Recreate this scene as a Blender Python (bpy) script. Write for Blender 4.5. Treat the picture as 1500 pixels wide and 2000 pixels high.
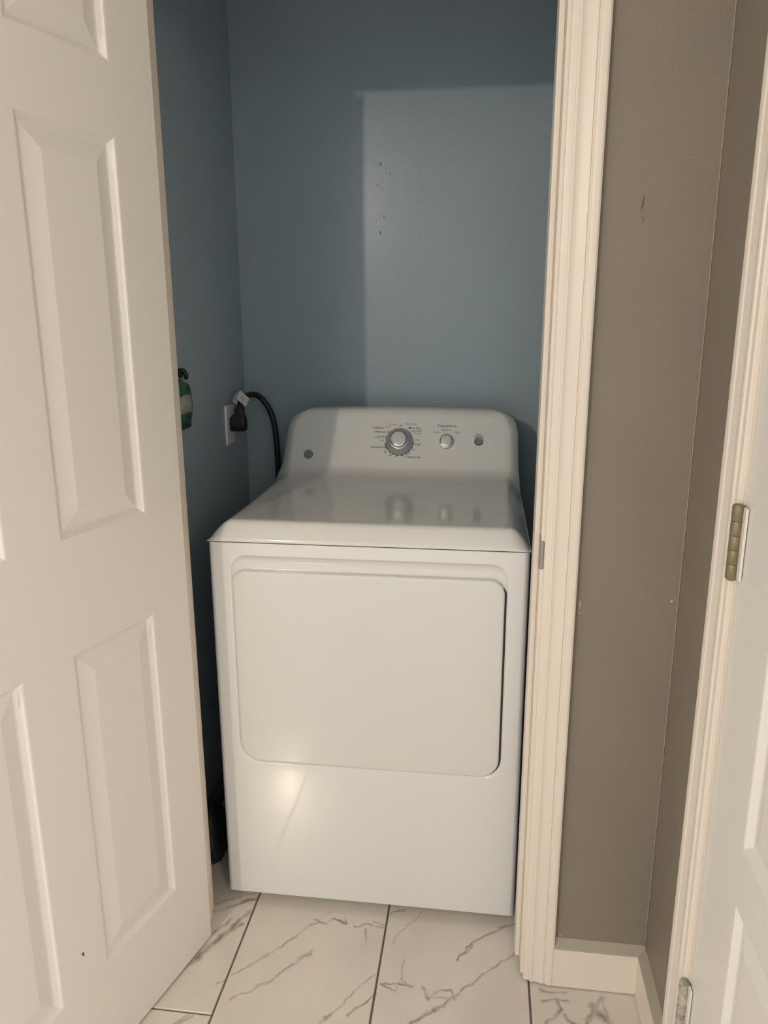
import bpy, bmesh, math
from mathutils import Vector, Matrix
from math import sin, cos, radians, pi, sqrt

for o in list(bpy.data.objects):
    bpy.data.objects.remove(o, do_unlink=True)
SC = bpy.context.scene
COL = SC.collection

# ------------------------------------------------------------------ camera
YAW, PITCH, ROLL = 0.13059546, 0.2481978, 0.0029073
fw = Vector((-sin(YAW) * cos(PITCH), cos(YAW) * cos(PITCH), -sin(PITCH)))
rt0 = Vector((cos(YAW), sin(YAW), 0))
dn0 = fw.cross(rt0)
rt = cos(ROLL) * rt0 + sin(ROLL) * dn0
dn = -sin(ROLL) * rt0 + cos(ROLL) * dn0
cam = bpy.data.objects.new('camera', bpy.data.cameras.new('camera'))
COL.objects.link(cam)
M = Matrix.Identity(4)
for i in range(3):
    M[i][0], M[i][1], M[i][2] = rt[i], -dn[i], -fw[i]
M.translation = (0.58434879, -1.52467811, 1.36977263)
cam.matrix_world = M
cam.data.lens = 26.995
cam.data.sensor_width = 36
cam.data.clip_start = 0.02
SC.camera = cam

# ------------------------------------------------------------------ light
world = bpy.data.worlds.new('world')
SC.world = world
world.use_nodes = True
bg = world.node_tree.nodes['Background']
bg.inputs['Color'].default_value = (0.93, 0.99, 1.05, 1)       # dim daylight from the open end of the hall
bg.inputs['Strength'].default_value = 1.2


def lamp(name, loc, energy, color, radius):
    l = bpy.data.lights.new(name, 'POINT')
    l.energy = energy
    l.color = color
    l.shadow_soft_size = radius
    o = bpy.data.objects.new(name, l)
    o.location = loc
    COL.objects.link(o)
    return o


lamp('hall_ceiling_lamp', (-0.875, -3.75, 2.26), 105, (1.0, 0.86, 0.66), 0.036)
lamp('side_fill_lamp', (2.2, -3.4, 2.15), 68, (1.0, 0.79, 0.54), 0.30)  # unseen warm fill, added to lift the open door and the left closet wall

SC.view_settings.view_transform = 'Standard'
SC.view_settings.look = 'None'
SC.view_settings.gamma = 1
SC.view_settings.use_curve_mapping = False
SC.view_settings.exposure = 0.07

# ------------------------------------------------------------------ materials


def lin(c):
    return tuple(((v / 255) / 12.92 if v / 255 <= 0.04045 else ((v / 255 + 0.055) / 1.055) ** 2.4) for v in c)


def mat(name, col, rough=0.5, metal=0.0, spec=0.5, bump=0.0, bscale=200.0, mottle=0.0, mscale=6.0, coat=0.0, stretch=None):
    m = bpy.data.materials.new(name)
    m.use_nodes = True
    nt = m.node_tree
    b = nt.nodes['Principled BSDF']
    b.inputs['Base Color'].default_value = (*col, 1)
    b.inputs['Roughness'].default_value = rough
    b.inputs['Metallic'].default_value = metal
    b.inputs['Specular IOR Level'].default_value = spec
    b.inputs['Coat Weight'].default_value = coat
    b.inputs['Coat Roughness'].default_value = 0.05
    tc = nt.nodes.new('ShaderNodeTexCoord')
    src = tc.outputs['Object']
    if stretch:
        mp = nt.nodes.new('ShaderNodeMapping')
        mp.inputs['Scale'].default_value = stretch
        nt.links.new(src, mp.inputs['Vector'])
        src = mp.outputs['Vector']
    if bump:
        n = nt.nodes.new('ShaderNodeTexNoise')
        n.inputs['Scale'].default_value = bscale
        n.inputs['Detail'].default_value = 3
        nt.links.new(src, n.inputs['Vector'])
        bp = nt.nodes.new('ShaderNodeBump')
        bp.inputs['Strength'].default_value = bump
        bp.inputs['Distance'].default_value = 0.002
        nt.links.new(n.outputs['Fac'], bp.inputs['Height'])
        nt.links.new(bp.outputs['Normal'], b.inputs['Normal'])
    if mottle:
        n = nt.nodes.new('ShaderNodeTexNoise')
        n.inputs['Scale'].default_value = mscale
        n.inputs['Detail'].default_value = 4
        nt.links.new(src, n.inputs['Vector'])
        r = nt.nodes.new('ShaderNodeMapRange')
        r.inputs['From Min'].default_value = 0.3
        r.inputs['From Max'].default_value = 0.7
        r.inputs['To Min'].default_value = 1 - mottle
        r.inputs['To Max'].default_value = 1 + mottle
        nt.links.new(n.outputs['Fac'], r.inputs['Value'])
        mx = nt.nodes.new('ShaderNodeVectorMath')
        mx.operation = 'SCALE'
        mx.inputs[0].default_value = col
        nt.links.new(r.outputs['Result'], mx.inputs['Scale'])
        nt.links.new(mx.outputs['Vector'], b.inputs['Base Color'])
    return m


M_BLUE = mat('blue_wall_paint', (0.35, 0.43, 0.48), 0.26, spec=0.3, bump=0.14, bscale=160, mottle=0.02)
M_GRAY = mat('taupe_wall_paint', (0.25, 0.214, 0.167), 0.5, bump=0.22, bscale=260, mottle=0.03)
M_CEIL = mat('ceiling_paint', (0.75, 0.73, 0.69), 0.8)
M_TRIM = mat('trim_paint', (0.80, 0.715, 0.62), 0.36, bump=0.10, bscale=60, stretch=(3, 3, 0.25), mottle=0.015)
M_DOOR = mat('door_paint', (0.83, 0.795, 0.735), 0.34, bump=0.06, bscale=25, stretch=(2, 2, 0.5))
M_BASETOP = mat('baseboard_top_paint', (0.43, 0.385, 0.315), 0.5)
M_BASEC = mat('closet_baseboard_shaded', (0.23, 0.25, 0.26), 0.5)  # white board, with the deep shade beside the dryer put into its colour
M_ENAMEL = mat('white_enamel', (0.76, 0.755, 0.735), 0.16, coat=1.0)
M_ENAMEL_DOOR = mat('white_enamel_door', (0.715, 0.705, 0.675), 0.2, coat=1.0)
M_TOP = mat('white_plastic_top', (0.73, 0.725, 0.70), 0.07, coat=0.0)
M_GAP = mat('dark_gap', (0.02, 0.02, 0.022), 0.7)
M_CHROME = mat('chrome', (0.82, 0.83, 0.85), 0.12, metal=1.0)
M_CAP = mat('knob_cap', (0.62, 0.62, 0.60), 0.3)
M_SILVER = mat('silver_ring', (0.56, 0.57, 0.59), 0.33, metal=0.65)
M_BLACK = mat('black_plastic', (0.012, 0.013, 0.014), 0.45)
M_CORD = mat('black_rubber', (0.010, 0.011, 0.013), 0.5)
M_PRINT = mat('dark_print', (0.06, 0.06, 0.065), 0.5)
M_PRINTG = mat('grey_print', (0.26, 0.26, 0.26), 0.5)
M_PRINTO = mat('orange_print', (0.65, 0.20, 0.06), 0.5)
M_PRINTR = mat('red_print', (0.16, 0.05, 0.06), 0.5)
M_BADGE = mat('grey_badge', (0.19, 0.19, 0.195), 0.4)
M_BADGEL = mat('badge_relief', (0.36, 0.36, 0.365), 0.35)
M_PLATE = mat('white_plate', (0.78, 0.77, 0.74), 0.35)
M_TAG = mat('paper_tag', (0.74, 0.73, 0.70), 0.7)
M_GREEN = mat('green_plastic', (0.010, 0.115, 0.045), 0.3)
M_GREEND = mat('dark_green_plastic', (0.006, 0.045, 0.020), 0.35)
M_LABEL = mat('grey_label', (0.38, 0.39, 0.38), 0.5)
M_BAG = mat('dark_bag', (0.010, 0.020, 0.022), 0.6, bump=0.6, bscale=60)
M_BRASS = mat('old_hinge_metal', (0.235, 0.195, 0.115), 0.42, metal=0.35, mottle=0.12, mscale=90, bump=0.15, bscale=150)
M_HPAINT = mat('painted_hinge_metal', (0.40, 0.37, 0.30), 0.45, metal=0.1, mottle=0.55, mscale=70, bump=0.3, bscale=120)
M_STEEL = mat('latch_steel', (0.33, 0.31, 0.27), 0.4, metal=0.5)
M_GROUT = mat('grout', (0.16, 0.15, 0.135), 0.9, bump=0.3)
M_CHIP = mat('bare_plaster', (0.62, 0.58, 0.50), 0.8)
M_NICK = mat('nicked_paint', (0.17, 0.205, 0.23), 0.5)
M_SCUFF = mat('dark_scuff', (0.13, 0.11, 0.09), 0.7)

# marble: a base tone, broad soft clouds and drawn veins (each a line on the floor, roughened by noise)
VEINS = [  # x0, y0, x1, y1, width, strength
    (0.081, -0.224, 0.150, -0.150, 3, .55), (0.150, -0.150, 0.231, -0.052, 3, .7), (0.231, -0.052, 0.260, -0.010, 2, .6),
    (0.095, -0.285, 0.165, -0.228, 4, .6), (0.165, -0.228, 0.234, -0.145, 4.5, .85), (0.205, -0.170, 0.240, -0.130, 3, .5),
    (0.225, -0.046, 0.252, -0.056, 4, .9), (0.252, -0.056, 0.268, -0.040, 3, .8), (0.268, -0.040, 0.300, -0.050, 4, .9),
    (0.300, -0.050, 0.292, -0.036, 3, .7), (0.318, -0.054, 0.345, -0.044, 3, .7), (0.345, -0.044, 0.385, -0.052, 4, .85),
    (0.362, -0.036, 0.388, -0.046, 3, .6), (0.345, -0.060, 0.352, -0.095, 4, .55), (0.352, -0.095, 0.346, -0.118, 3, .4),
    (0.300, -0.300, 0.345, -0.240, 3, .65), (0.345, -0.240, 0.392, -0.170, 3, .6), (0.300, -0.300, 0.310, -0.290, 6, .9),
    (0.345, -0.290, 0.395, -0.232, 4, .75), (0.270, -0.360, 0.300, -0.300, 3, .5),
    (0.462, -0.300, 0.540, -0.235, 5, .8), (0.540, -0.235, 0.620, -0.150, 4, .75), (0.620, -0.150, 0.700, -0.070, 3.5, .65),
    (0.402, -0.205, 0.432, -0.218, 4, .9), (0.432, -0.218, 0.440, -0.200, 3, .8), (0.402, -0.205, 0.440, -0.198, 2.5, .8),
    (0.440, -0.200, 0.468, -0.204, 4, .9), (0.468, -0.204, 0.442, -0.188, 3, .6), (0.444, -0.188, 0.440, -0.150, 3, .5),
    (0.440, -0.150, 0.445, -0.130, 3, .4), (0.490, -0.205, 0.505, -0.228, 6, .85), (0.505, -0.228, 0.520, -0.210, 4, .8),
    (0.520, -0.210, 0.548, -0.203, 4.5, .9), (0.548, -0.203, 0.562, -0.222, 4, .8), (0.500, -0.222, 0.560, -0.225, 2.5, .5),
    (0.561, -0.120, 0.580, -0.085, 3.5, .8), (0.580, -0.085, 0.664, -0.010, 4, .85), (0.572, -0.108, 0.600, -0.070, 3, .7),
    (0.411, -0.090, 0.440, -0.040, 2.5, .5), (0.440, -0.040, 0.475, 0.010, 2.5, .5), (0.400, -0.004, 0.432, 0.012, 4, .8),
    (0.520, -0.380, 0.535, -0.290, 4, .35), (0.650, -0.016, 0.690, -0.004, 4, .5),
    (-0.060, -0.265, -0.010, -0.190, 8, .55), (-0.010, -0.190, 0.030, -0.110, 10, .8), (0.030, -0.110, 0.066, -0.040, 8, .8),
    (-0.020, -0.150, 0.030, -0.070, 6, .6), (0.010, -0.140, 0.060, -0.080, 5, .7), (-0.040, -0.060, 0.020, -0.030, 6, .6),
    (0.020, -0.030, 0.070, 0.006, 6, .8), (-0.030, -0.030, 0.060, 0.020, 5, .45), (0.055, -0.250, 0.070, -0.235, 3, .6),
    (0.735, -0.205, 0.765, -0.196, 5, .8), (0.765, -0.196, 0.775, -0.222, 5, .8), (0.775, -0.222, 0.745, -0.250, 6, .8),
    (0.745, -0.250, 0.740, -0.290, 5, .8), (0.780, -0.235, 0.815, -0.262, 5, .8), (0.815, -0.262, 0.835, -0.225, 6, .85),
    (0.835, -0.225, 0.862, -0.178, 6, .9), (0.838, -0.205, 0.872, -0.250, 12, .85), (0.735, -0.180, 0.790, -0.176, 4, .6),
    (0.870, -0.300, 0.862, -0.178, 3, .6), (0.760, -0.200, 0.790, -0.196, 4, .7),
]


def marble(segs):
    m = bpy.data.materials.new('marble_tile')
    m.use_nodes = True
    nt = m.node_tree
    L = nt.links
    N = nt.nodes.new
    b = nt.nodes['Principled BSDF']
    b.inputs['Roughness'].default_value = 0.17
    geo = N('ShaderNodeNewGeometry')
    n1 = N('ShaderNodeTexNoise')
    n1.inputs['Scale'].default_value = 38
    n1.inputs['Detail'].default_value = 4
    L.new(geo.outputs['Position'], n1.inputs['Vector'])
    sub = N('ShaderNodeVectorMath'); sub.operation = 'SUBTRACT'
    sub.inputs[1].default_value = (.5, .5, .5)
    L.new(n1.outputs['Color'], sub.inputs[0])
    sc = N('ShaderNodeVectorMath'); sc.operation = 'SCALE'
    sc.inputs['Scale'].default_value = 0.022
    L.new(sub.outputs[0], sc.inputs[0])
    add = N('ShaderNodeVectorMath'); add.operation = 'ADD'
    L.new(geo.outputs['Position'], add.inputs[0]); L.new(sc.outputs[0], add.inputs[1])
    flat = N('ShaderNodeVectorMath'); flat.operation = 'MULTIPLY'
    flat.inputs[1].default_value = (1, 1, 0)
    L.new(add.outputs[0], flat.inputs[0])
    # break the veins up along their length
    n2 = N('ShaderNodeTexNoise'); n2.inputs['Scale'].default_value = 30; n2.inputs['Detail'].default_value = 5
    L.new(geo.outputs['Position'], n2.inputs['Vector'])
    brk = N('ShaderNodeMapRange')
    brk.inputs['From Min'].default_value = 0.36; brk.inputs['From Max'].default_value = 0.62
    brk.inputs['To Min'].default_value = 0.35; brk.inputs['To Max'].default_value = 1.0
    L.new(n2.outputs['Fac'], brk.inputs['Value'])
    total = None
    pos = flat.outputs[0]
    for (x0, y0, x1, y1, w, s) in segs:
        A = Vector((x0, y0, 0)); D = Vector((x1 - x0, y1 - y0, 0)); l2 = D.length_squared
        pa = N('ShaderNodeVectorMath'); pa.operation = 'SUBTRACT'; pa.inputs[1].default_value = A
        L.new(pos, pa.inputs[0])
        dt = N('ShaderNodeVectorMath'); dt.operation = 'DOT_PRODUCT'; dt.inputs[1].default_value = D / l2
        L.new(pa.outputs[0], dt.inputs[0])
        cl = N('ShaderNodeMath'); cl.operation = 'ADD'; cl.use_clamp = True; cl.inputs[1].default_value = 0
        L.new(dt.outputs['Value'], cl.inputs[0])
        pr = N('ShaderNodeVectorMath'); pr.operation = 'SCALE'; pr.inputs[0].default_value = D
        L.new(cl.outputs[0], pr.inputs['Scale'])
        ds = N('ShaderNodeVectorMath'); ds.operation = 'DISTANCE'
        L.new(pa.outputs[0], ds.inputs[0]); L.new(pr.outputs[0], ds.inputs[1])
        mr = N('ShaderNodeMapRange')
        hw = w * 0.001 * 0.78
        mr.inputs['From Min'].default_value = hw * 0.15; mr.inputs['From Max'].default_value = hw * 1.5
        mr.inputs['To Min'].default_value = s; mr.inputs['To Max'].default_value = 0
        L.new(ds.outputs['Value'], mr.inputs['Value'])
        if total is None:
            total = mr.outputs['Result']
        else:
            mx = N('ShaderNodeMath'); mx.operation = 'MAXIMUM'
            L.new(total, mx.inputs[0]); L.new(mr.outputs['Result'], mx.inputs[1])
            total = mx.outputs[0]
        # chain the lines one after another so that the shader needs little stack
        one = N('ShaderNodeMath'); one.operation = 'MULTIPLY_ADD'; one.inputs[1].default_value = 1e-9; one.inputs[2].default_value = 1
        L.new(total, one.inputs[0])
        nx = N('ShaderNodeVectorMath'); nx.operation = 'SCALE'
        L.new(flat.outputs[0], nx.inputs[0]); L.new(one.outputs[0], nx.inputs['Scale'])
        pos = nx.outputs[0]
    mul = N('ShaderNodeMath'); mul.operation = 'MULTIPLY'
    L.new(total, mul.inputs[0]); L.new(brk.outputs[0], mul.inputs[1])
    # pale clouds
    n3 = N('ShaderNodeTexNoise'); n3.inputs['Scale'].default_value = 5; n3.inputs['Detail'].default_value = 3
    L.new(geo.outputs['Position'], n3.inputs['Vector'])
    r3 = N('ShaderNodeValToRGB')
    r3.color_ramp.elements[0].position = 0.3; r3.color_ramp.elements[0].color = (0.69, 0.635, 0.575, 1)
    r3.color_ramp.elements[1].position = 0.65; r3.color_ramp.elements[1].color = (0.78, 0.72, 0.66, 1)
    L.new(n3.outputs['Fac'], r3.inputs['Fac'])
    mix = N('ShaderNodeMix'); mix.data_type = 'RGBA'
    L.new(mul.outputs[0], mix.inputs[0]); L.new(r3.outputs['Color'], mix.inputs[6])
    mix.inputs[7].default_value = (0.17, 0.155, 0.13, 1)
    L.new(mix.outputs[2], b.inputs['Base Color'])
    return m


M_TILES = {}


def tile_mat(x0, y0, x1, y1):
    """the marble of one tile: the veins that cross it"""
    e = 0.02
    segs = [v for v in VEINS if max(v[0], v[2]) > x0 - e and min(v[0], v[2]) < x1 + e and max(v[1], v[3]) > y0 - e and min(v[1], v[3]) < y1 + e]
    if not segs:   # tiles out of sight: the same kind of veins, laid by rule
        import random
        rnd = random.Random(5)
        for _ in range(5):
            cx, cy = x0 + rnd.random() * .32, y0 + rnd.random() * .64
            segs.append((cx - .06, cy - .08, cx + .06, cy + .08, 3.5, .7))
    key = tuple(segs)
    if key not in M_TILES: M_TILES[key] = marble(segs)
    return M_TILES[key]


# ------------------------------------------------------------------ helpers


def tag(o, label=None, cat=None, group=None, kind=None):
    if label: o['label'] = label
    if cat: o['category'] = cat
    if group: o['group'] = group
    if kind: o['kind'] = kind
    return o


def empty(name, loc=(0, 0, 0), rz=0.0, parent=None):
    o = bpy.data.objects.new(name, None)
    o.empty_display_size = 0.05
    o.location = loc
    o.rotation_euler = (0, 0, rz)
    COL.objects.link(o)
    if parent: o.parent = parent
    return o


def link(name, me, parent=None):
    o = bpy.data.objects.new(name, me)
    COL.objects.link(o)
    if parent: o.parent = parent
    return o


def finish(name, bm, mats, parent=None, smooth=None, bevel=None):
    bmesh.ops.recalc_face_normals(bm, faces=bm.faces)
    me = bpy.data.meshes.new(name)
    bm.to_mesh(me)
    bm.free()
    for m in (mats if isinstance(mats, (list, tuple)) else [mats]):
        me.materials.append(m)
    if smooth is not None:
        for p in me.polygons: p.use_smooth = True
        me.set_sharp_from_angle(angle=radians(smooth))
    o = link(name, me, parent)
    if bevel:
        md = o.modifiers.new('bevel', 'BEVEL')
        md.width = bevel; md.segments = 3; md.limit_method = 'ANGLE'; md.angle_limit = radians(40)
        md.harden_normals = True
        for p in me.polygons: p.use_smooth = True
        me.set_sharp_from_angle(angle=radians(40))
    return o


def bx(bm, a, b, mi=0):
    x0, y0, z0 = a; x1, y1, z1 = b
    v = [bm.verts.new(p) for p in ((x0, y0, z0), (x1, y0, z0), (x1, y1, z0), (x0, y1, z0), (x0, y0, z1), (x1, y0, z1), (x1, y1, z1), (x0, y1, z1))]
    for f in ((0, 3, 2, 1), (4, 5, 6, 7), (0, 1, 5, 4), (1, 2, 6, 5), (2, 3, 7, 6), (3, 0, 4, 7)):
        bm.faces.new([v[i] for i in f]).material_index = mi


def box(name, a, b, m, parent=None, bevel=None):
    bm = bmesh.new(); bx(bm, a, b)
    return finish(name, bm, m, parent, bevel=bevel)


def loft(bm, rings, closed_ring=True, cap=True, mi=0):
    R = [[bm.verts.new(p) for p in r] for r in rings]
    n = len(R[0])
    for a, b in zip(R, R[1:]):
        for i in range(n if closed_ring else n - 1):
            j = (i + 1) % n
            bm.faces.new((a[i], a[j], b[j], b[i])).material_index = mi
    if cap:
        bm.faces.new(list(reversed(R[0]))).material_index = mi
        bm.faces.new(R[-1]).material_index = mi
    return R


def lathe(bm, prof, c, ax, seg=40, mi=0):
    """prof: (radius, height) pairs along axis ax from point c."""
    ax = Vector(ax).normalized()
    u = ax.orthogonal().normalized(); v = ax.cross(u)
    c = Vector(c)
    rings = []
    for r, h in prof:
        rings.append([c + ax * h + (u * cos(2 * pi * i / seg) + v * sin(2 * pi * i / seg)) * max(r, 1e-5) for i in range(seg)])
    loft(bm, rings, mi=mi)


def smooth_path(pts, n=8):
    P = [Vector(p) for p in pts]
    P = [2 * P[0] - P[1]] + P + [2 * P[-1] - P[-2]]
    out = []
    for i in range(1, len(P) - 2):
        for k in range(n):
            t = k / n
            a, b, c, d = P[i - 1], P[i], P[i + 1], P[i + 2]
            out.append(0.5 * ((2 * b) + (c - a) * t + (2 * a - 5 * b + 4 * c - d) * t * t + (3 * b - a - 3 * c + d) * t ** 3))
    out.append(P[-2])
    return out


def tube(bm, pts, r, seg=14):
    P = [Vector(p) for p in pts]
    rings = []
    t0 = (P[1] - P[0]).normalized()
    u = t0.orthogonal().normalized()
    for i, p in enumerate(P):
        t = (P[min(i + 1, len(P) - 1)] - P[max(i - 1, 0)]).normalized()
        u = (u - t * u.dot(t)).normalized()
        v = t.cross(u)
        rr = r[i] if isinstance(r, (list, tuple)) else r
        rings.append([p + (u * cos(2 * pi * k / seg) + v * sin(2 * pi * k / seg)) * rr for k in range(seg)])
    loft(bm, rings)


def rrect(x0, x1, z0, z1, rbl, rbr, rtr, rtl, n=8):
    """outline of a rounded rectangle, counter-clockwise, 4*(n+1) points"""
    pts = []
    for cx, cz, r, a0 in ((x0 + rbl, z0 + rbl, rbl, 180), (x1 - rbr, z0 + rbr, rbr, 270), (x1 - rtr, z1 - rtr, rtr, 0), (x0 + rtl, z1 - rtl, rtl, 90)):
        for k in range(n + 1):
            a = radians(a0 + 90 * k / n)
            pts.append((cx + r * cos(a), cz + r * sin(a)))
    return pts


def extrude_profile(name, prof, place, z0, z1, m, parent=None, smooth=25):
    """prof: list of 2-D points, place(u, t) -> (x, y); a vertical moulding from z0 to z1"""
    bm = bmesh.new()
    loft(bm, [[(*place(u, t), z) for u, t in prof] for z in (z0, z1)])
    return finish(name, bm, m, parent, smooth=smooth)


def text_mesh(items, xf, lift=0.0003):
    """items: (string, x, v, size, material index, align); xf maps (x, v) to the surface; one joined mesh"""
    bm = bmesh.new()
    dg = None
    for s, x, v, size, mi, al in items:
        cu = bpy.data.curves.new('lettering', 'FONT')
        cu.body = s; cu.size = size; cu.align_x = al; cu.align_y = 'CENTER'; cu.resolution_u = 2
        cu.offset = size * 0.012
        o = bpy.data.objects.new('lettering', cu); COL.objects.link(o)
        dg = bpy.context.evaluated_depsgraph_get()
        me = bpy.data.meshes.new_from_object(o.evaluated_get(dg))
        t = bmesh.new(); t.from_mesh(me)
        vm = [bm.verts.new(xf(x + p.co.x, v + p.co.y, lift)) for p in t.verts]
        t.verts.index_update()
        for f in t.faces:
            try:
                bm.faces.new([vm[p.index] for p in f.verts]).material_index = mi
            except ValueError:
                pass
        t.free()
        bpy.data.meshes.remove(me)
        bpy.data.objects.remove(o, do_unlink=True)
        bpy.data.curves.remove(cu)
    return bm


# ------------------------------------------------------------------ the setting
XR = 0.945          # hall right wall
YW = -0.15          # hall face of the closet wall
YI = -0.04          # closet face of the closet wall
XCL, XCR, YCB = -0.155, 0.80, 0.80   # closet left, right, back
ZC = 2.44
JL, JR, ZH = -0.025, 0.694, 2.043    # door opening
HL, HB = -1.9, -4.3                 # hall left wall, open far end

# floor and tiles
floor = box('floor', (HL, HB, -0.05), (XR + 1.6, YCB + 0.05, -0.0035), M_GROUT)
tag(floor, kind='structure')
TW, TL, TX, J = 0.3205, 0.645, 0.0715, 0.0022
cross = {-1: -0.322, 0: -0.5345, 1: -0.425, 2: -0.53}
bmt = bmesh.new()
bx(bmt, (0, 0, -0.006), (1, 1, 0))
bmt.free()
for c in range(-6, 8):
    x0 = TX + c * TW; x1 = x0 + TW
    x0 = max(x0, HL); x1 = min(x1, XR + 1.6)
    base = cross.get(c, -0.322 - 0.1 * (c % 2))
    k = int((HB - base) / TL) - 1
    while base + k * TL < YCB:
        y0 = max(base + k * TL, HB); y1 = min(base + (k + 1) * TL, YCB)
        k += 1
        if y1 - y0 < 0.02 or x1 - x0 < 0.02: continue
        bm = bmesh.new()
        e = 0.0012
        r = [[(x0 + J, y0 + J, -0.006), (x1 - J, y0 + J, -0.006), (x1 - J, y1 - J, -0.006), (x0 + J, y1 - J, -0.006)],
             [(x0 + J, y0 + J, -e), (x1 - J, y0 + J, -e), (x1 - J, y1 - J, -e), (x0 + J, y1 - J, -e)],
             [(x0 + J + e, y0 + J + e, 0), (x1 - J - e, y0 + J + e, 0), (x1 - J - e, y1 - J - e, 0), (x0 + J + e, y1 - J - e, 0)]]
        loft(bm, r)
        finish('tile', bm, tile_mat(x0, y0, x1, y1), floor)

# walls


def wall(name, boxes, mats):
    bm = bmesh.new()
    for a, b, *mi in boxes: bx(bm, a, b, mi[0] if mi else 0)
    return tag(finish(name, bm, mats), kind='structure')


ym = (YW + YI) / 2
wall('wall_front', [
    ((HL, YW, 0), (JL - 0.018, ym, ZC)), ((JR + 0.018, YW, 0), (XR, ym, ZC)), ((JL - 0.018, YW, ZH + 0.018), (JR + 0.018, ym, ZC)),
    ((XCL - .05, ym, 0), (JL - 0.018, YI, ZC), 1), ((JR + 0.018, ym, 0), (XCR + .05, YI, ZC), 1), ((JL - 0.018, ym, ZH + 0.018), (JR + 0.018, YI, ZC), 1)],
    [M_GRAY, M_BLUE])
wall('wall_back', [((XCL - 0.05, YCB, 0), (XCR + 0.05, YCB + 0.05, ZC))], M_BLUE)
wall('wall_left', [((XCL - 0.05, YI, 0), (XCL, YCB, ZC))], M_BLUE)
wall('wall_right', [((XCR, YI, 0), (XCR + 0.05, YCB, ZC))], M_BLUE)
D2A, D2B = -0.436, -1.20   # hall door opening (hinge side, latch side)
wall('wall_hall_right', [
    ((XR, YW, 0), (XR + 0.1, D2A + 0.018, ZC)), ((XR, D2B - 0.12, 0), (XR + 0.1, D2B - 0.018, ZC)), ((XR, D2B - 0.018, 2.05), (XR + 0.1, D2A + 0.018, ZC))], M_GRAY)
wall('wall_hall_left', [((HL - 0.1, -1.3, 0), (HL, YW, ZC))], M_GRAY)
tag(box('ceiling', (HL, HB, ZC), (XR + 1.6, YCB + 0.05, ZC + 0.05), M_CEIL), kind='structure')

CAS = [(0, 0), (0, .006), (.0015, .0078), (.004, .0085), (.0115, .009), (.0125, .0112), (.0155, .0125), (.0185, .0118), (.021, .0112),
       (.027, .0120), (.034, .0138), (.0405, .0152), (.0420, .0136), (.0445, .0136), (.0462, .0160), (.050, .0172), (.0575, .0172), (.0605, .0158), (.0615, .013), (.0615, 0)]

# closet door frame
frame = empty('trim_1', (0, 0, 0)); tag(frame, kind='structure')
bm = bmesh.new()
bx(bm, (JL - 0.018, YW, 0.001), (JL, YI + 0.002, ZH)); bx(bm, (JR, YW, 0.012), (JR + 0.018, YI + 0.002, ZH)); bx(bm, (JL - 0.018, YW, ZH), (JR + 0.018, YI + 0.002, ZH + 0.018))
finish('jamb', bm, M_TRIM, frame)
bm = bmesh.new()
bx(bm, (JL, -0.112, 0.002), (JL + 0.010, -0.072, ZH)); bx(bm, (JR - 0.010, -0.112, 0.018), (JR, -0.062, ZH)); bx(bm, (JL, -0.112, ZH - 0.010), (JR, -0.072, ZH))
finish('door_stop', bm, M_TRIM, frame, bevel=0.002)
extrude_profile('casing', CAS, lambda u, t: (JR + 0.006 + u, YW - t), 0.004, ZH + 0.068, M_TRIM, frame)
extrude_profile('casing', CAS, lambda u, t: (JL - 0.006 - u, YW - t), 0.001, ZH + 0.068, M_TRIM, frame)
bm = bmesh.new()
loft(bm, [[(x, YW - t, ZH + 0.006 + u) for u, t in CAS] for x in (JL - 0.006, JR + 0.006)])
finish('casing', bm, M_TRIM, frame, smooth=25)
# latch plate let into the latch-side jamb edge
bm = bmesh.new()
bx(bm, (JR - 0.0016, YW + 0.004, 0.916), (JR + 0.001, YW + 0.030, 0.978))
bx(bm, (JR - 0.001, YW - 0.005, 0.920), (JR + 0.0050, YW + 0.005, 0.972))
finish('strike_plate', bm, M_STEEL, frame, bevel=0.001)

# hall door frame in the right wall
frame2 = empty('trim_2', (0, 0, 0)); tag(frame2, kind='structure')
bm = bmesh.new()
bx(bm, (XR - .001, D2A, 0.001), (XR + 0.1, D2A + 0.018, 2.05)); bx(bm, (XR - .001, D2B - 0.018, 0.001), (XR + 0.1, D2B, 2.05)); bx(bm, (XR - .001, D2B - .018, 2.035), (XR + 0.1, D2A + .018, 2.053))
finish('jamb', bm, M_TRIM, frame2)
extrude_profile('casing', CAS, lambda u, t: (XR - t, D2A + 0.006 + u), 0.001, 2.105, M_TRIM, frame2)
extrude_profile('casing', CAS, lambda u, t: (XR - t, D2B - 0.006 - u), 0.001, 2.105, M_TRIM, frame2)
bm = bmesh.new()
loft(bm, [[(XR - t, y, 2.041 + u) for u, t in CAS] for y in (D2A + 0.006, D2B - 0.006)])
finish('casing', bm, M_TRIM, frame2, smooth=25)

# baseboards: flat board with a sloping cap painted with the wall
BP = [(0, 0), (.0165, 0), (.0165, .092), (.0150, .0945), (0, .108)]


def baseboard(name, a, b, nrm, parent_mat=(M_TRIM, M_BASETOP), z=0.003):
    bm = bmesh.new()
    a = Vector(a); b = Vector(b); n = Vector(nrm)
    ring = lambda p: [p + n * t + Vector((0, 0, z + h)) for t, h in BP]
    R = loft(bm, [ring(a), ring(b)])
    bm.faces.ensure_lookup_table()
    for f in bm.faces:
        zs = [v.co.z for v in f.verts]
        if len(f.verts) == 4 and min(zs) > 0.09: f.material_index = 1
    return tag(finish(name, bm, list(parent_mat)), kind='structure')


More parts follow.
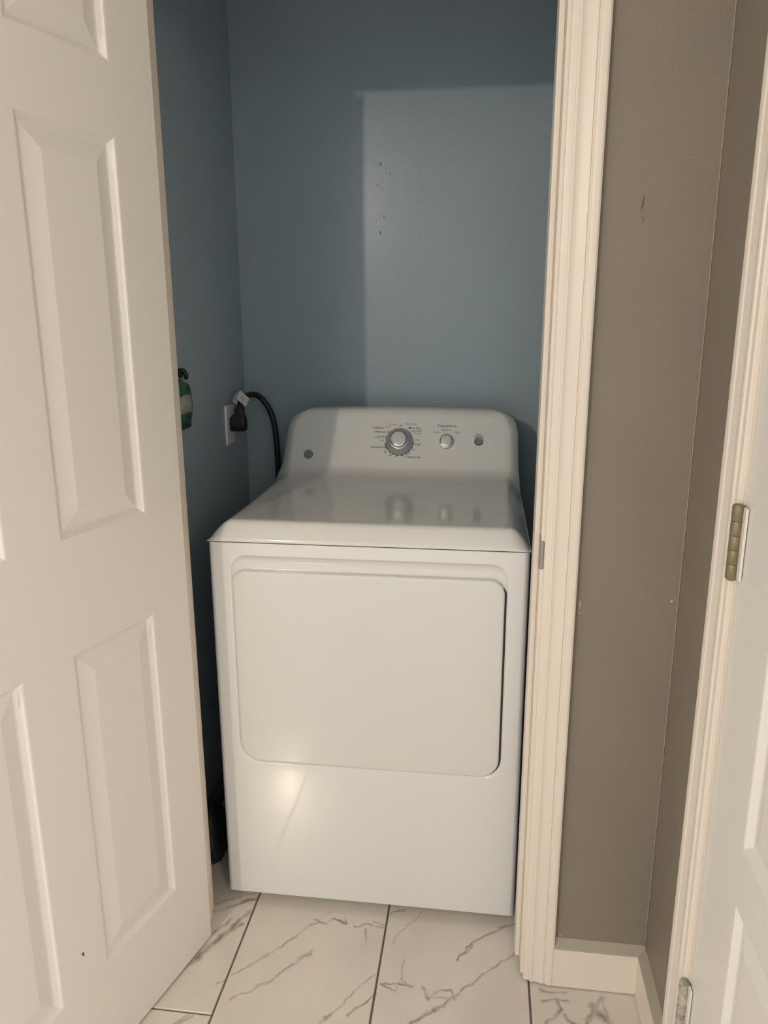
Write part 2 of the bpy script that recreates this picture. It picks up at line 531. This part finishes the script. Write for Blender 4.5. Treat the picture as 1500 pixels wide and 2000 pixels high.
baseboard('baseboard_front', (JR + 0.0665, YW, 0), (XR, YW, 0), (0, -1, 0))
baseboard('baseboard_right', (XR, YW - 0.0165, 0), (XR, D2A + 0.0675, 0), (-1, 0, 0))
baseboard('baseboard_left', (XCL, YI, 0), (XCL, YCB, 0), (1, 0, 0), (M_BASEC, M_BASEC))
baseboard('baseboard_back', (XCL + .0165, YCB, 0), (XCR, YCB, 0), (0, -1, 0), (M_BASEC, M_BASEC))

# chips and a scuff on the taupe wall, and the painted corner bead
bead = [(XR - 0.0022, YW - 0.0004), (XR - 0.0008, YW - 0.0022), (XR, YW - 0.001), (XR, YW), (XR - 0.002, YW)]
bm = bmesh.new()
loft(bm, [[(x, y, z) for x, y in bead] for z in (0.108, ZC)])
tag(finish('trim_3', bm, mat('corner_caulk', (0.33, 0.285, 0.225), 0.5, bump=0.3, bscale=120)), kind='structure')


def fleck(name, x, y, z, rx, rz, m, parent, tilt=0.0, face=-1):
    """a small raised fleck or dent on a wall facing -y"""
    bm = bmesh.new()
    N = 10
    c, s_ = cos(tilt), sin(tilt)
    rings = []
    for k, h in ((1.0, 0.0), (0.8, 0.0003), (0.3, 0.0005)):
        ring_ = []
        for i in range(N):
            a = 2 * pi * i / N
            w = 1 + 0.22 * sin(3 * a + 17 * x) + 0.12 * cos(5 * a + 31 * z)
            u, v = rx * k * w * cos(a), rz * k * w * sin(a)
            ring_.append((x + u * c - v * s_, y + face * h, z + u * s_ + v * c))
        rings.append(ring_)
    loft(bm, rings)
    return finish(name, bm, m, parent, smooth=60)


WF = bpy.data.objects['wall_front']; WB = bpy.data.objects['wall_back']
fleck('scuff', .829, YW, 1.548, .0016, .013, M_SCUFF, WF, -.12)
fleck('scuff', .831, YW, 1.524, .0011, .006, M_SCUFF, WF, .1)
fleck('chip', .933, YW, .866, .0028, .0018, M_CHIP, WF, .5)
fleck('chip', .773, YW, .118, .0030, .0013, M_CHIP, WF, 0)
fleck('chip', .770, YW, .852, .0010, .008, M_CHIP, WF, .05)
fleck('chip', .770, YW, .836, .0014, .0022, M_CHIP, WF, 0)
for x, z, a_, b_ in ((.272, 1.790, .003, .005), (.271, 1.606, .0025, .005), (.300, 1.763, .0018, .003), (.263, 1.735, .002, .003), (.281, 1.650, .0015, .004)):
    fleck('nick', x, YCB, z, a_, b_, M_NICK, WB, .2)

# ------------------------------------------------------------------ panel doors
STK = [(0, 0), (.003, -.0006), (.0125, -.0085), (.016, -.0088), (.046, -.0016)]


def panel_mesh(x0, x1, z0, z1):
    bm = bmesh.new()
    loft(bm, [[(x0 + u, d, z0 + u), (x1 - u, d, z0 + u), (x1 - u, d, z1 - u), (x0 + u, d, z1 - u)] for u, d in STK], cap=False)
    bm.verts.ensure_lookup_table()
    bm.faces.new(bm.verts[-4:])
    return bm


def panel_door(name, W, z0, z1, cols, rows, thick, loc, rz, m):
    """a slab of stiles and rails (front face local y = 0 towards +y) with moulded raised panels let in"""
    root = empty(name, loc, rz)
    tag(root, kind='structure')
    xs = [0] + [c for cc in cols for c in cc] + [W]
    zs = [z0] + [r for rr in rows for r in rr] + [z1]
    bm = bmesh.new()
    V = {}
    g = lambda i, j: V.setdefault((i, j), bm.verts.new((xs[i], 0, zs[j]))) if (i, j) not in V else V[(i, j)]
    for i in range(len(xs) - 1):
        for j in range(len(zs) - 1):
            if i % 2 == 1 and j % 2 == 1: continue
            bm.faces.new((g(i, j), g(i + 1, j), g(i + 1, j + 1), g(i, j + 1)))
    # back and sides
    c = [bm.verts.new(p) for p in ((0, 0, z0), (W, 0, z0), (W, -thick, z0), (0, -thick, z0), (0, 0, z1), (W, 0, z1), (W, -thick, z1), (0, -thick, z1))]
    for f in ((0, 3, 2, 1), (4, 5, 6, 7), (1, 2, 6, 5), (2, 3, 7, 6), (3, 0, 4, 7)):
        bm.faces.new([c[k] for k in f])
    bmesh.ops.remove_doubles(bm, verts=bm.verts, dist=1e-6)
    finish('slab', bm, m, root)
    for cc in cols:
        for rr in rows:
            finish('panel', panel_mesh(cc[0], cc[1], rr[0], rr[1]), m, root)
    return root


d1 = panel_door('door_1', 0.715, 0.006, 2.028, [(0.104, 0.309), (0.412, 0.611)], [(0.209, 0.829), (1.022, 1.657), (1.765, 1.925)], 0.035,
                (0.0009, -0.1285, 0), radians(254.7), M_DOOR)
# dried runs of paint in the lower panel corners
for (s, z) in ((0.1115, 0.795), (0.4195, 0.800)):
    bm = bmesh.new()
    bmesh.ops.create_uvsphere(bm, u_segments=12, v_segments=8, radius=1)
    for v in bm.verts:
        k = 1 - 0.35 * v.co.z
        v.co = Vector((s + v.co.x * 0.0045 * k, -0.0058 + v.co.y * 0.0022, z + v.co.z * 0.017))
    finish('paint_run', bm, M_DOOR, d1, smooth=60)

fl = fleck('scuff', 0.36, 0.0, 0.276, .0028, .005, M_SCUFF, d1, -.4, face=1)
d2 = panel_door('door_2', 0.76, 0.008, 2.03, [(0.137, 0.335), (0.425, 0.623)], [(0.21, 0.585), (0.672, 1.62), (1.73, 1.91)], 0.035,
                (XR + 0.002, D2A - 0.003, 0), radians(-90) + 0.0, M_DOOR)
# local +x must run towards the camera (-y) with the panelled face towards -x
d2.rotation_euler = (0, 0, radians(-90))
d2.scale = (1, -1, 1)


def hinge(z, m):
    h = empty('hinge', (XR - 0.0075, D2A - 0.0005, z))
    r = 0.0083
    for a, b in ((0, .021), (.0214, .042), (.0424, .063), (.0634, .084), (.0844, .106)):
        bm = bmesh.new()
        lathe(bm, [(r * .5, a), (r * .96, a), (r, a + 0.0005), (r, b - 0.0005), (r * .96, b), (r * .5, b)], (0, 0, 0), (0, 0, 1), 28)
        finish('knuckle', bm, m, h, smooth=40)
    bm = bmesh.new()
    lathe(bm, [(0.0001, -.0030), (r * .6, -.0028), (r * .9, -.0010), (r * .93, 0.0002)], (0, 0, 0), (0, 0, 1), 28)
    finish('pin_end', bm, m, h, smooth=50)
    bm = bmesh.new()
    lathe(bm, [(r * .93, .1058), (r * .9, .1068), (r * .6, .1078), (0.0001, .1080)], (0, 0, 0), (0, 0, 1), 28)
    finish('pin_end', bm, m, h, smooth=50)
    bm = bmesh.new()
    bx(bm, (0.0045, -.0190, .001), (0.008, -.0065, .105))
    finish('leaf', bm, M_DOOR, h, bevel=0.001)
    return h


for z in (1.010, 0.205):
    h = hinge(z, M_BRASS if z > .5 else M_HPAINT)
    tag(h, 'worn brassy hinge at mid height on the white door casing of the hall' if z > .5 else
        'paint-smeared lower hinge near the floor on the white hall door', 'hinge', 'hinges of the hall door')

# ------------------------------------------------------------------ clothes dryer
dryer = empty('clothes_dryer', (0, 0, 0))
tag(dryer, 'white front-loading clothes dryer with a sloped control console, in the blue closet', 'dryer')
W, DEP, Z0, ZS = 0.686, 0.70, 0.020, 0.9025

# cabinet: folded shell with an opening stamped in the front
OX0, OX1, OZ0, OZ1 = 0.0465, 0.6455, 0.374, 0.8755
bm = bmesh.new()
n = 8
cr = 0.012
out2 = rrect(cr, W - cr, Z0, ZS, 1e-6, 1e-6, 1e-6, 1e-6, n)
hole = rrect(OX0, OX1, OZ0, OZ1, .050, .046, .036, .036, n)


def ring(pts, y): return [bm.verts.new((x, y, z)) for x, z in pts]


def bridge(a, b, mi=0):
    k = len(a)
    for i in range(k):
        j = (i + 1) % k
        bm.faces.new((a[i], a[j], b[j], b[i])).material_index = mi


ro = ring(out2, 0.0)
rh = ring(hole, 0.0)
rm = ring([(x + (a - x) * .06, z + (b - z) * .06) for (x, z), (a, b) in zip(hole, out2)], 0.0)
bridge(ro, rm)
bridge(rm, rh)


def inset(pts, d, cx=(OX0 + OX1) / 2, cz=(OZ0 + OZ1) / 2):
    hx, hz = (OX1 - OX0) / 2, (OZ1 - OZ0) / 2
    return [(cx + (x - cx) * (hx - d) / hx, cz + (z - cz) * (hz - d) / hz) for x, z in pts]


prev = rh
for d, y in ((.0010, .0004), (.0022, .0016), (.004, .0042), (.008, .0078), (.015, .0104), (.024, .0118)):
    cur = ring(inset(hole, d), y); bridge(prev, cur); prev = cur
bm.faces.new(prev)
# rounded front corners, sides, back
prof = [(cr, 0)] + [(cr - cr * sin(a), cr - cr * cos(a)) for a in [radians(90 * k / 6) for k in range(1, 7)]]
for mirror in (False, True):
    px = lambda x: W - x if mirror else x
    pts = prof + [(0, DEP)]
    colm = [[bm.verts.new((px(x), y, z)) for z in (Z0, ZS)] for x, y in pts]
    for a, b in zip(colm, colm[1:]): bm.faces.new((a[0], b[0], b[1], a[1]))
v = [bm.verts.new(p) for p in ((0, DEP, Z0), (W, DEP, Z0), (W, DEP, ZS), (0, DEP, ZS))]
bm.faces.new(v)
v = [bm.verts.new(p) for p in ((0, cr, Z0), (cr, 0, Z0), (W - cr, 0, Z0), (W, cr, Z0), (W, DEP, Z0), (0, DEP, Z0))]
bm.faces.new(v)
v = [bm.verts.new(p) for p in ((0, cr, ZS), (cr, 0, ZS), (W - cr, 0, ZS), (W, cr, ZS), (W, DEP, ZS), (0, DEP, ZS))]
bm.faces.new(v)
bmesh.ops.remove_doubles(bm, verts=bm.verts, dist=2e-5)
o = finish('cabinet', bm, M_ENAMEL, dryer, smooth=28)
o.modifiers.new('normals', 'WEIGHTED_NORMAL').keep_sharp = True

# door panel
bm = bmesh.new()
dp = lambda d: rrect(0.0505 + d, 0.6375 - d, 0.3785 + d, 0.8395 - d, .047 - d, .043 - d, .031 - d, .027 - d, 8)
loft(bm, [[(x, y, z) for x, z in dp(d)] for d, y in ((.003, .0108), (.0008, .0100), (0, .003), (.0006, .0010), (.002, -.0004), (.0045, -.0010), (.008, -.0011))])
o = finish('door', bm, M_ENAMEL_DOOR, dryer, smooth=28)
o.modifiers.new('normals', 'WEIGHTED_NORMAL').keep_sharp = True
# seal shadow gap round the door
bm = bmesh.new()
a = [bm.verts.new((x, .0050, z)) for x, z in rrect(0.0485, 0.6435, 0.3765, 0.832, .049, .045, .031, .029, 8)]
b = [bm.verts.new((x, .0050, z)) for x, z in dp(0.002)]
bridge(a, b)
o = finish('door_seal', bm, M_GAP, dryer)
md = o.modifiers.new('thick', 'SOLIDIFY'); md.thickness = 0.002; md.offset = 0
# feet
for fx in (0.05, W - 0.05):
    for fy in (0.06, DEP - 0.05):
        bm = bmesh.new()
        lathe(bm, [(.018, 0), (.019, .003), (.016, .008), (.008, .010), (.008, .024)], (fx, fy, 0.0), (0, 0, 1), 20)
        finish('foot', bm, M_BLACK, dryer, smooth=40)

# one-piece top with console: a surface lofted over stations along the profile
ST = []   # (P y, P z), (E y, E z), left inset at the edge, right inset, shoulder width
lidE = lambda y: (y, .9055)
for y, z in ((-.004, .9056), (-.0046, .9085), (-.0038, .9118), (-.0018, .9155), (.001, .9205), (.0055, .9280), (.0105, .9358), (.0150, .9420), (.0185, .9455), (.0225, .9474), (.0285, .9480), (.040, .9478),
             (.12, .9468), (.20, .9462), (.30, .9464), (.40, .9472), (.45, .9482), (.48, .9492)):
    ST.append(((y, z), lidE(max(y, -.002) if z > .91 else y), 0, 0, .050, .042))
ST.append(((.500, .9506), (.51, .9055), 0, 0, .050, .042))
ST.append(((.510, .9524), (.56, .9055), .002, .001, .050, .040))
ST.append(((.518, .9560), (.64, .9055), .005, .002, .050, .038))
ST.append(((.5252, .9612), (.70, .9055), .009, .003, .046, .034))
ST.append(((.5300, .9655), (.70, .930), .013, .004, .042, .032))
face0, face1 = (.533, .9695), (.592, 1.0985)
for k in range(0, 11):
    t = k / 10
    z = face0[1] + (face1[1] - face0[1]) * t
    y = face0[0] + (face1[0] - face0[0]) * t
    li = .018 + .014 * t ** 0.8; ri = .005 + .006 * t
    if z > 1.0585:
        q = min(1, (z - 1.0585) / .0625)
        c = .052 * (1 - sqrt(max(0, 1 - q * q)))
        li += c; ri += c
    ST.append(((y, z), (.70, z - .03 * (1 - t) - .004), li, ri, .034 - .006 * t, .028 - .004 * t))
for y, z in ((.5965, 1.1075), (.6015, 1.1140), (.608, 1.1185), (.616, 1.1207), (.63, 1.1213), (.675, 1.120), (.69, 1.115), (.6985, 1.103)):
    q = min(1, (z - 1.0585) / .0632)
    c = .052 * (1 - sqrt(max(0, 1 - q * q)))
    ST.append(((y, z), (.70, min(z - .004, 1.09)),   .033 + c, .011 + c, .026, .022))
bm = bmesh.new()
NS, NM = 12, 60
rings = []
for (P, E, li, ri, wl, wr) in ST:
    P = Vector((0, *P)); E = Vector((0, *E))
    D = E - P; Ln = max(D.length, 1e-6); dr = D / Ln
    pts = []
    dl, dd = min(wl, Ln), min(wr, Ln)
    xl, xr = li, W - ri
    if Ln < 1e-5: dl = dd = 0
    pts.append(Vector((xl - .002, E.y, E.z)))
    for k in range(NS + 1):
        a = radians(90 * k / NS)
        t = k / NS; p = P + dr * dl * (1 - t) ** 1.7; pts.append(Vector((xl + wl * t, p.y, p.z)))
    for k in range(1, NM):
        t = k / NM
        # the crown of the console is bowed very slightly
        bow = 0.0
        if P.z > 1.08: bow = .0035 * (1 - (2 * t - 1) ** 2) * min(1, (P.z - 1.08) / .03)
        x = xl + wl + (xr - wr - xl - wl) * t
        if .04 < P.y < .5 and P.z < .952:     # the lid is very slightly dished
            e = min(x - (xl + wl), (xr - wr) - x, (P.y - .04) * 1.5)
            q = min(1, max(0, e / .03)); bow = -.0022 * q * q * (3 - 2 * q)
        pts.append(Vector((x, P.y, P.z + bow)))
    for k in range(NS + 1):
        a = radians(90 * (NS - k) / NS)
        t = (NS - k) / NS; p = P + dr * dd * (1 - t) ** 1.7; pts.append(Vector((xr - wr * t, p.y, p.z)))
    pts.append(Vector((xr + .002, E.y, E.z)))
    for p in pts: p.x = min(max(p.x, -.0015), W + .0015)
    rings.append(pts)
loft(bm, rings, closed_ring=False, cap=False)
finish('top_panel', bm, M_TOP, dryer, smooth=50)
# dark seam under the lid
bm = bmesh.new()
bx(bm, (0.003, 0.0035, ZS - .0002), (W - 0.003, DEP - .004, ZS + 0.0045))
finish('seam', bm, M_GAP, dryer)

# console face frame: x along the dryer, v up the face
Bp = Vector((0, *face0)); vv = (Vector((0, *face1)) - Bp).normalized(); nn = Vector((0, -vv.z, vv.y))


CX = .584


def con(x, v, h=0.0):
    x = CX + (x - CX) * .9904
    v = v * .9904
    return Bp + Vector((x, 0, 0)) + vv * v + nn * h


def dial(name, x, v, r_skirt, r_cap, h, parent):
    d = empty(name, (0, 0, 0), 0, parent)
    bm = bmesh.new()
    lathe(bm, [(r_skirt, -.001), (r_skirt, .0020), (r_skirt * .965, .0040), (r_cap * 1.16, h * .52), (r_cap * 1.10, h * .54), (.001, h * .54)], con(x, v), nn, 48)
    finish('skirt', bm, M_SILVER, d, smooth=35)
    bm = bmesh.new()
    lathe(bm, [(r_cap * 1.07, h * .5), (r_cap * 1.06, h * .6), (r_cap * 1.02, h * .8), (r_cap * 1.0, h * .96), (r_cap * .93, h), (r_cap * .88, h + .0002), (r_cap * .86, h - .0006)], con(x, v), nn, 48)
    finish('knob', bm, M_CHROME, d, smooth=35)
    bm = bmesh.new()
    lathe(bm, [(r_cap * .87, h - .002), (r_cap * .87, h - .0004), (r_cap * .80, h + .0003), (r_cap * .4, h + .0006), (.0001, h + .0007)], con(x, v), nn, 48)
    finish('knob_cap', bm, M_CAP, d, smooth=35)
    return d


dl = dial('cycle_dial', .351, .0765, .0385, .0222, .030, dryer)
# black broken ring on the lower half of the dial scale
for k in range(10):
    a0 = radians(188 + k * 17.2); a1 = radians(188 + k * 17.2 + 14.5)
    bm = bmesh.new()
    pa, pb = [], []
    for i in range(6):
        a = a0 + (a1 - a0) * i / 5
        pa.append(con(.351 + .0386 * cos(a), .0765 + .0386 * sin(a), .0004)); pb.append(con(.351 + .0413 * cos(a), .0765 + .0413 * sin(a), .0004))
    A = [bm.verts.new(p) for p in pa]; Bv = [bm.verts.new(p) for p in pb]
    for i in range(5): bm.faces.new((A[i], A[i + 1], Bv[i + 1], Bv[i]))
    finish('scale_bar', bm, M_PRINT, dl)
# pointer rib of the dial
bm = bmesh.new()
dirv = radians(168)
c, s = cos(dirv), sin(dirv)
rib = []
for rr, hh in ((.0205, .024), (.0375, .0085)):
    rib.append([con(.351 + rr * c - w * s, .0765 + rr * s + w * c, k) for w, k in ((-.0028, .003), (-.002, hh), (.002, hh), (.0028, .003))])
loft(bm, rib)
finish('pointer', bm, M_SILVER, dl, smooth=30)
tk = dial('temperature_knob', .4815, .0770, .0205, .0165, .018, dryer)

b0 = empty('start_button', (0, 0, 0), 0, dryer)
bm = bmesh.new()
lathe(bm, [(.0125, -.001), (.0125, .0014), (.0113, .0026), (.0105, .0022), (.004, .0016), (.0001, .0016)], con(.5706, .0798), nn, 36)
finish('button_face', bm, M_BADGE, b0, smooth=35)
bm = bmesh.new()
lathe(bm, [(.0062, .0010), (.0062, .0024), (.0048, .0024), (.0048, .0010)], con(.5706, .0798), nn, 30)
finish('button_mark', bm, M_BADGEL, b0, smooth=35)

lg = empty('maker_badge', (0, 0, 0), 0, dryer)
bm = bmesh.new()
lathe(bm, [(.0132, -.001), (.0132, .0010), (.0126, .0015), (.0001, .0015)], con(.0950, .0340), nn, 36)
finish('badge_disc', bm, M_BADGE, lg, smooth=35)
bm = bmesh.new()
lathe(bm, [(.0116, .0014), (.0116, .0020), (.0106, .0020), (.0106, .0014)], con(.0950, .0340), nn, 36)
finish('badge_rim', bm, M_BADGEL, lg, smooth=35)
bm = text_mesh([('GE', .0950, .0340, .0135, 0, 'CENTER')], lambda x, v, h: con(x, v, .0019), 0)
# four scroll flicks inside the rim
for k in range(4):
    a = radians(45 + 90 * k)
    pts = [con(.0950 + .0090 * cos(a + t) * (1 - .12 * abs(t)), .0340 + .0090 * sin(a + t) * (1 - .12 * abs(t)), .0019) for t in (-.5, -.25, 0, .25, .5)]
    pt2 = [con(.0950 + .0080 * cos(a + t) * (1 - .02 * abs(t)), .0340 + .0080 * sin(a + t) * (1 - .02 * abs(t)), .0019) for t in (-.5, -.25, 0, .25, .5)]
    A = [bm.verts.new(p) for p in pts]; Bv = [bm.verts.new(p) for p in pt2]
    for i in range(4): bm.faces.new((A[i], A[i + 1], Bv[i + 1], Bv[i]))
finish('badge_letters', bm, M_BADGEL, lg)

TX_ = [('Delicates', .2730, .1146, .0088, 0, 'LEFT'), ('Optimum Dry', .2790, .1028, .0088, 0, 'LEFT'), ('Less Dry', .2835, .0885, .0088, 0, 'LEFT'),
       ('Off', .2965, .0779, .0085, 1, 'LEFT'), ('Quick Fluff 20', .2700, .0582, .0082, 0, 'LEFT'),
       ('80', .3138, .0445, .0075, 0, 'CENTER'), ('60', .3275, .0362, .0075, 0, 'CENTER'), ('50', .3444, .0335, .0075, 0, 'CENTER'),
       ('40', .3614, .0352, .0075, 0, 'CENTER'), ('30', .3775, .0410, .0075, 0, 'CENTER'), ('20', .3905, .0530, .0075, 0, 'CENTER'),
       ('Off', .4000, .0811, .0080, 1, 'CENTER'), ('Fluff', .3950, .0672, .0088, 0, 'LEFT'), ('Timed Dry', .3710, .0318, .0092, 0, 'LEFT'),
       ('More Dry', .3750, .1150, .0086, 0, 'LEFT'), ('Less Dry', .3835, .1076, .0082, 0, 'LEFT'), ('Damp', .3915, .1000, .0076, 1, 'LEFT'),
       ('Easy Care', .3670, .1268, .0080, 1, 'LEFT'), ('Cottons', .3165, .1250, .0080, 1, 'LEFT'), ('Auto', .3085, .1172, .0085, 2, 'LEFT'), ('Off', .3530, .1215, .0070, 0, 'CENTER'),
       ('Temperature', .4815, .1225, .0098, 0, 'CENTER'), ('Low', .4540, .1045, .0085, 1, 'CENTER'), ('Medium', .4815, .1110, .0080, 1, 'CENTER'), ('High', .5100, .1050, .0085, 1, 'CENTER'),
       ('Start', .5702, .0992, .0088, 3, 'CENTER'), ('Push & Hold', .5702, .0932, .0056, 3, 'CENTER')]
for par, keep in ((dl, lambda x: x < .43), (tk, lambda x: .43 <= x < .54), (b0, lambda x: x >= .54)):
    bm = text_mesh([t for t in TX_ if keep(t[1])], lambda x, v, h: con(x, v, .0003))
    finish('lettering', bm, [M_PRINT, M_PRINTG, M_PRINTO, M_PRINTR], par)

# ------------------------------------------------------------------ outlet, cord, things on the left wall
outlet = empty('wall_outlet', (XCL, .637, 1.068))
tag(outlet, 'white wall outlet plate on the blue left wall behind a black plug', 'outlet')
bm = bmesh.new()
pl = lambda d: rrect(-.0365 + d, .0365 - d, -.0575 + d, .0575 - d, .004, .004, .004, .004, 4)
loft(bm, [[(x, p, z) for p, z in pl(d)] for d, x in ((0, .0002), (0, .003), (.0015, .0052), (.004, .006))])
finish('plate', bm, M_PLATE, outlet, smooth=35)
bm = bmesh.new()
lathe(bm, [(.0215, .004), (.0215, .0075), (.020, .0085), (.0001, .0085)], (0, 0, 0), (1, 0, 0), 32)
finish('receptacle', bm, M_PLATE, outlet, smooth=35)

cord = empty('power_cord', (XCL + .04, .637, 1.08))
tag(cord, 'thick black dryer power cord arching from the wall outlet down behind the dryer', 'power cord')
P0 = Vector((XCL + .04, .637, 1.08))
L_ = lambda p: Vector(p) - P0
bm = bmesh.new()
sec = lambda cx, z, hx, hy, r: [(cx - P0.x + a, .622 - P0.y + b, z - P0.z) for a, b in rrect(-hx, hx, -hy, hy, r, r, r, r, 4)]
loft(bm, [sec(-.122, 1.052, .020, .012, .006), sec(-.122, 1.055, .023, .0145, .007), sec(-.122, 1.070, .024, .0165, .007), sec(-.122, 1.088, .0225, .0160, .007), sec(-.120, 1.097, .018, .0140, .007),
          sec(-.118, 1.100, .0145, .0105, .006), sec(-.117, 1.118, .0125, .0095, .006)])
bx(bm, L_((XCL + .0086, .617, 1.058)), L_((-.140, .643, 1.078)))
finish('plug', bm, M_BLACK, cord, smooth=40)
path = smooth_path([(-.117, .622, 1.112), (-.116, .628, 1.128), (-.113, .650, 1.142), (-.106, .690, 1.149), (-.092, .722, 1.144), (-.070, .735, 1.118), (-.052, .738, 1.075), (-.044, .738, 1.02),
                    (-.041, .738, .95), (-.040, .738, .85), (-.035, .74, .60), (-.020, .745, .40), (.03, .748, .30), (.09, .735, .26), (.10, .702, .26)], 8)
bm = bmesh.new()
tube(bm, [L_(p) for p in path], .0088, 16)
finish('cable', bm, M_CORD, cord, smooth=60)
# paper tag wrapped round the cord
bm = bmesh.new()
c0 = Vector((-.1145, .630, 1.1405)) - P0
ax = Vector((.10, .62, .50)).normalized()      # along the cord
up = Vector((-.55, -.35, .76)); up = (up - ax * up.dot(ax)).normalized()
sd = ax.cross(up)
T = lambda a, b, c: c0 + ax * a + up * b + sd * c
hh = .0185
loft(bm, [[T(-.016, -hh, t), T(.017, -hh, t), T(.017, hh, t), T(-.016, hh, t)] for t in (.0092, .0100)])
loft(bm, [[T(-.016, -hh, t), T(.017, -hh, t), T(.017, hh, t), T(-.016, hh, t)] for t in (-.0100, -.0092)])
loft(bm, [[T(-.016, hh - .001, -.0096), T(.017, hh - .001, -.0096), T(.017, hh, -.0096), T(-.016, hh, -.0096)], [T(-.016, hh - .001, .0096), T(.017, hh - .001, .0096), T(.017, hh, .0096), T(-.016, hh, .0096)]])
tg = finish('tag', bm, M_TAG, cord)
bm = bmesh.new()
for sg in (1, -1):
    for b_, a0, a1 in ((.006, -.009, .004), (.001, -.010, .010), (-.004, -.010, .006)):
        v = [T(a0, b_, sg * .0103), T(a1, b_, sg * .0103), T(a1, b_ + .0016, sg * .0103), T(a0, b_ + .0016, sg * .0103)]
        bm.faces.new([bm.verts.new(p) for p in v])
finish('tag_print', bm, M_PRINTG, tg)

# green holder hanging under a black hook
hook = empty('wall_hook', (XCL, .290, 1.240))
tag(hook, 'small black hook on the blue left wall just above a green bottle', 'hook')
bm = bmesh.new()
lathe(bm, [(.012, 0.0), (.012, .004), (.010, .006), (.0001, .006)], (0, 0, 0), (1, 0, 0), 24)
finish('base', bm, M_BLACK, hook, smooth=40)
bm = bmesh.new()
tube(bm, smooth_path([(.003, 0, .006), (.010, .001, .004), (.015, .002, -.003), (.016, .002, -.010), (.012, .002, -.013)], 6), [.0065 - .0015 * i / 24 for i in range(25)], 14)
finish('prong', bm, M_BLACK, hook, smooth=60)

bot = empty('green_bottle', (XCL + .017, .232, 1.112))
tag(bot, 'flat green bottle with a grey label against the blue left wall', 'bottle')
bm = bmesh.new()


def bsec(z, hy, hx, r=.007): return [(a, b, z) for a, b in rrect(-hx, hx, -hy, hy, r, r, r, r, 4)]


loft(bm, [bsec(.018, .040, .014), bsec(.022, .044, .016), bsec(.045, .048, .017), (bsec(.062, .049, .017)), bsec(.085, .046, .017), bsec(.098, .042, .016), bsec(.106, .034, .014), bsec(.112, .016, .010), bsec(.118, .010, .008)])
finish('body', bm, M_GREEN, bot, smooth=40)
bm = bmesh.new()
loft(bm, [bsec(0, .037, .013), bsec(.002, .039, .0145), bsec(.017, .0405, .0148), bsec(.0185, .0395, .014)])
finish('cap', bm, M_BLACK, bot, smooth=40)
bm = bmesh.new()
loft(bm, [[(.0176 - abs(b) * .02, b, .038 + .044 * t - (abs(b) * .15 if t else 0)) for b in [(-.038 + .076 * k / 10) for k in range(11)]] for t in (0, 1)], closed_ring=False, cap=False)
o = finish('bottle_label', bm, M_LABEL, bot, smooth=40)
md = o.modifiers.new('thick', 'SOLIDIFY'); md.thickness = .0006; md.offset = 1
for z in (.030, .092):
    bm = bmesh.new()
    lathe(bm, [(.006, .0), (.0085, .0), (.0085, .0022), (.006, .0022)], (.0158, .020, z), (1, 0, 0), 18)
    finish('embossed_ring', bm, M_GREEND, bot, smooth=40)

# dark bag slumped in the gap beside the dryer
bm = bmesh.new()
bmesh.ops.create_icosphere(bm, subdivisions=4, radius=1)
from mathutils import noise
for v in bm.verts:
    d = v.co.normalized()
    k = 1 + .22 * noise.noise(d * 2.1 + Vector((3, 1, 7))) + .08 * noise.noise(d * 6)
    z = d.z
    p = Vector((d.x * .042 * (1 - .35 * max(0, z)), d.y * .085 * (1 - .45 * max(0, z)), d.z * .085)) * k
    p.z = max(p.z, -.055)
    v.co = p + Vector((0, 0, .056))
bag = finish('dark_bag', bm, M_BAG, None, smooth=80)
bag.location = (-.094, .155, 0)
tag(bag, 'small crumpled black bag on the floor between the blue wall and the dryer', 'bag')
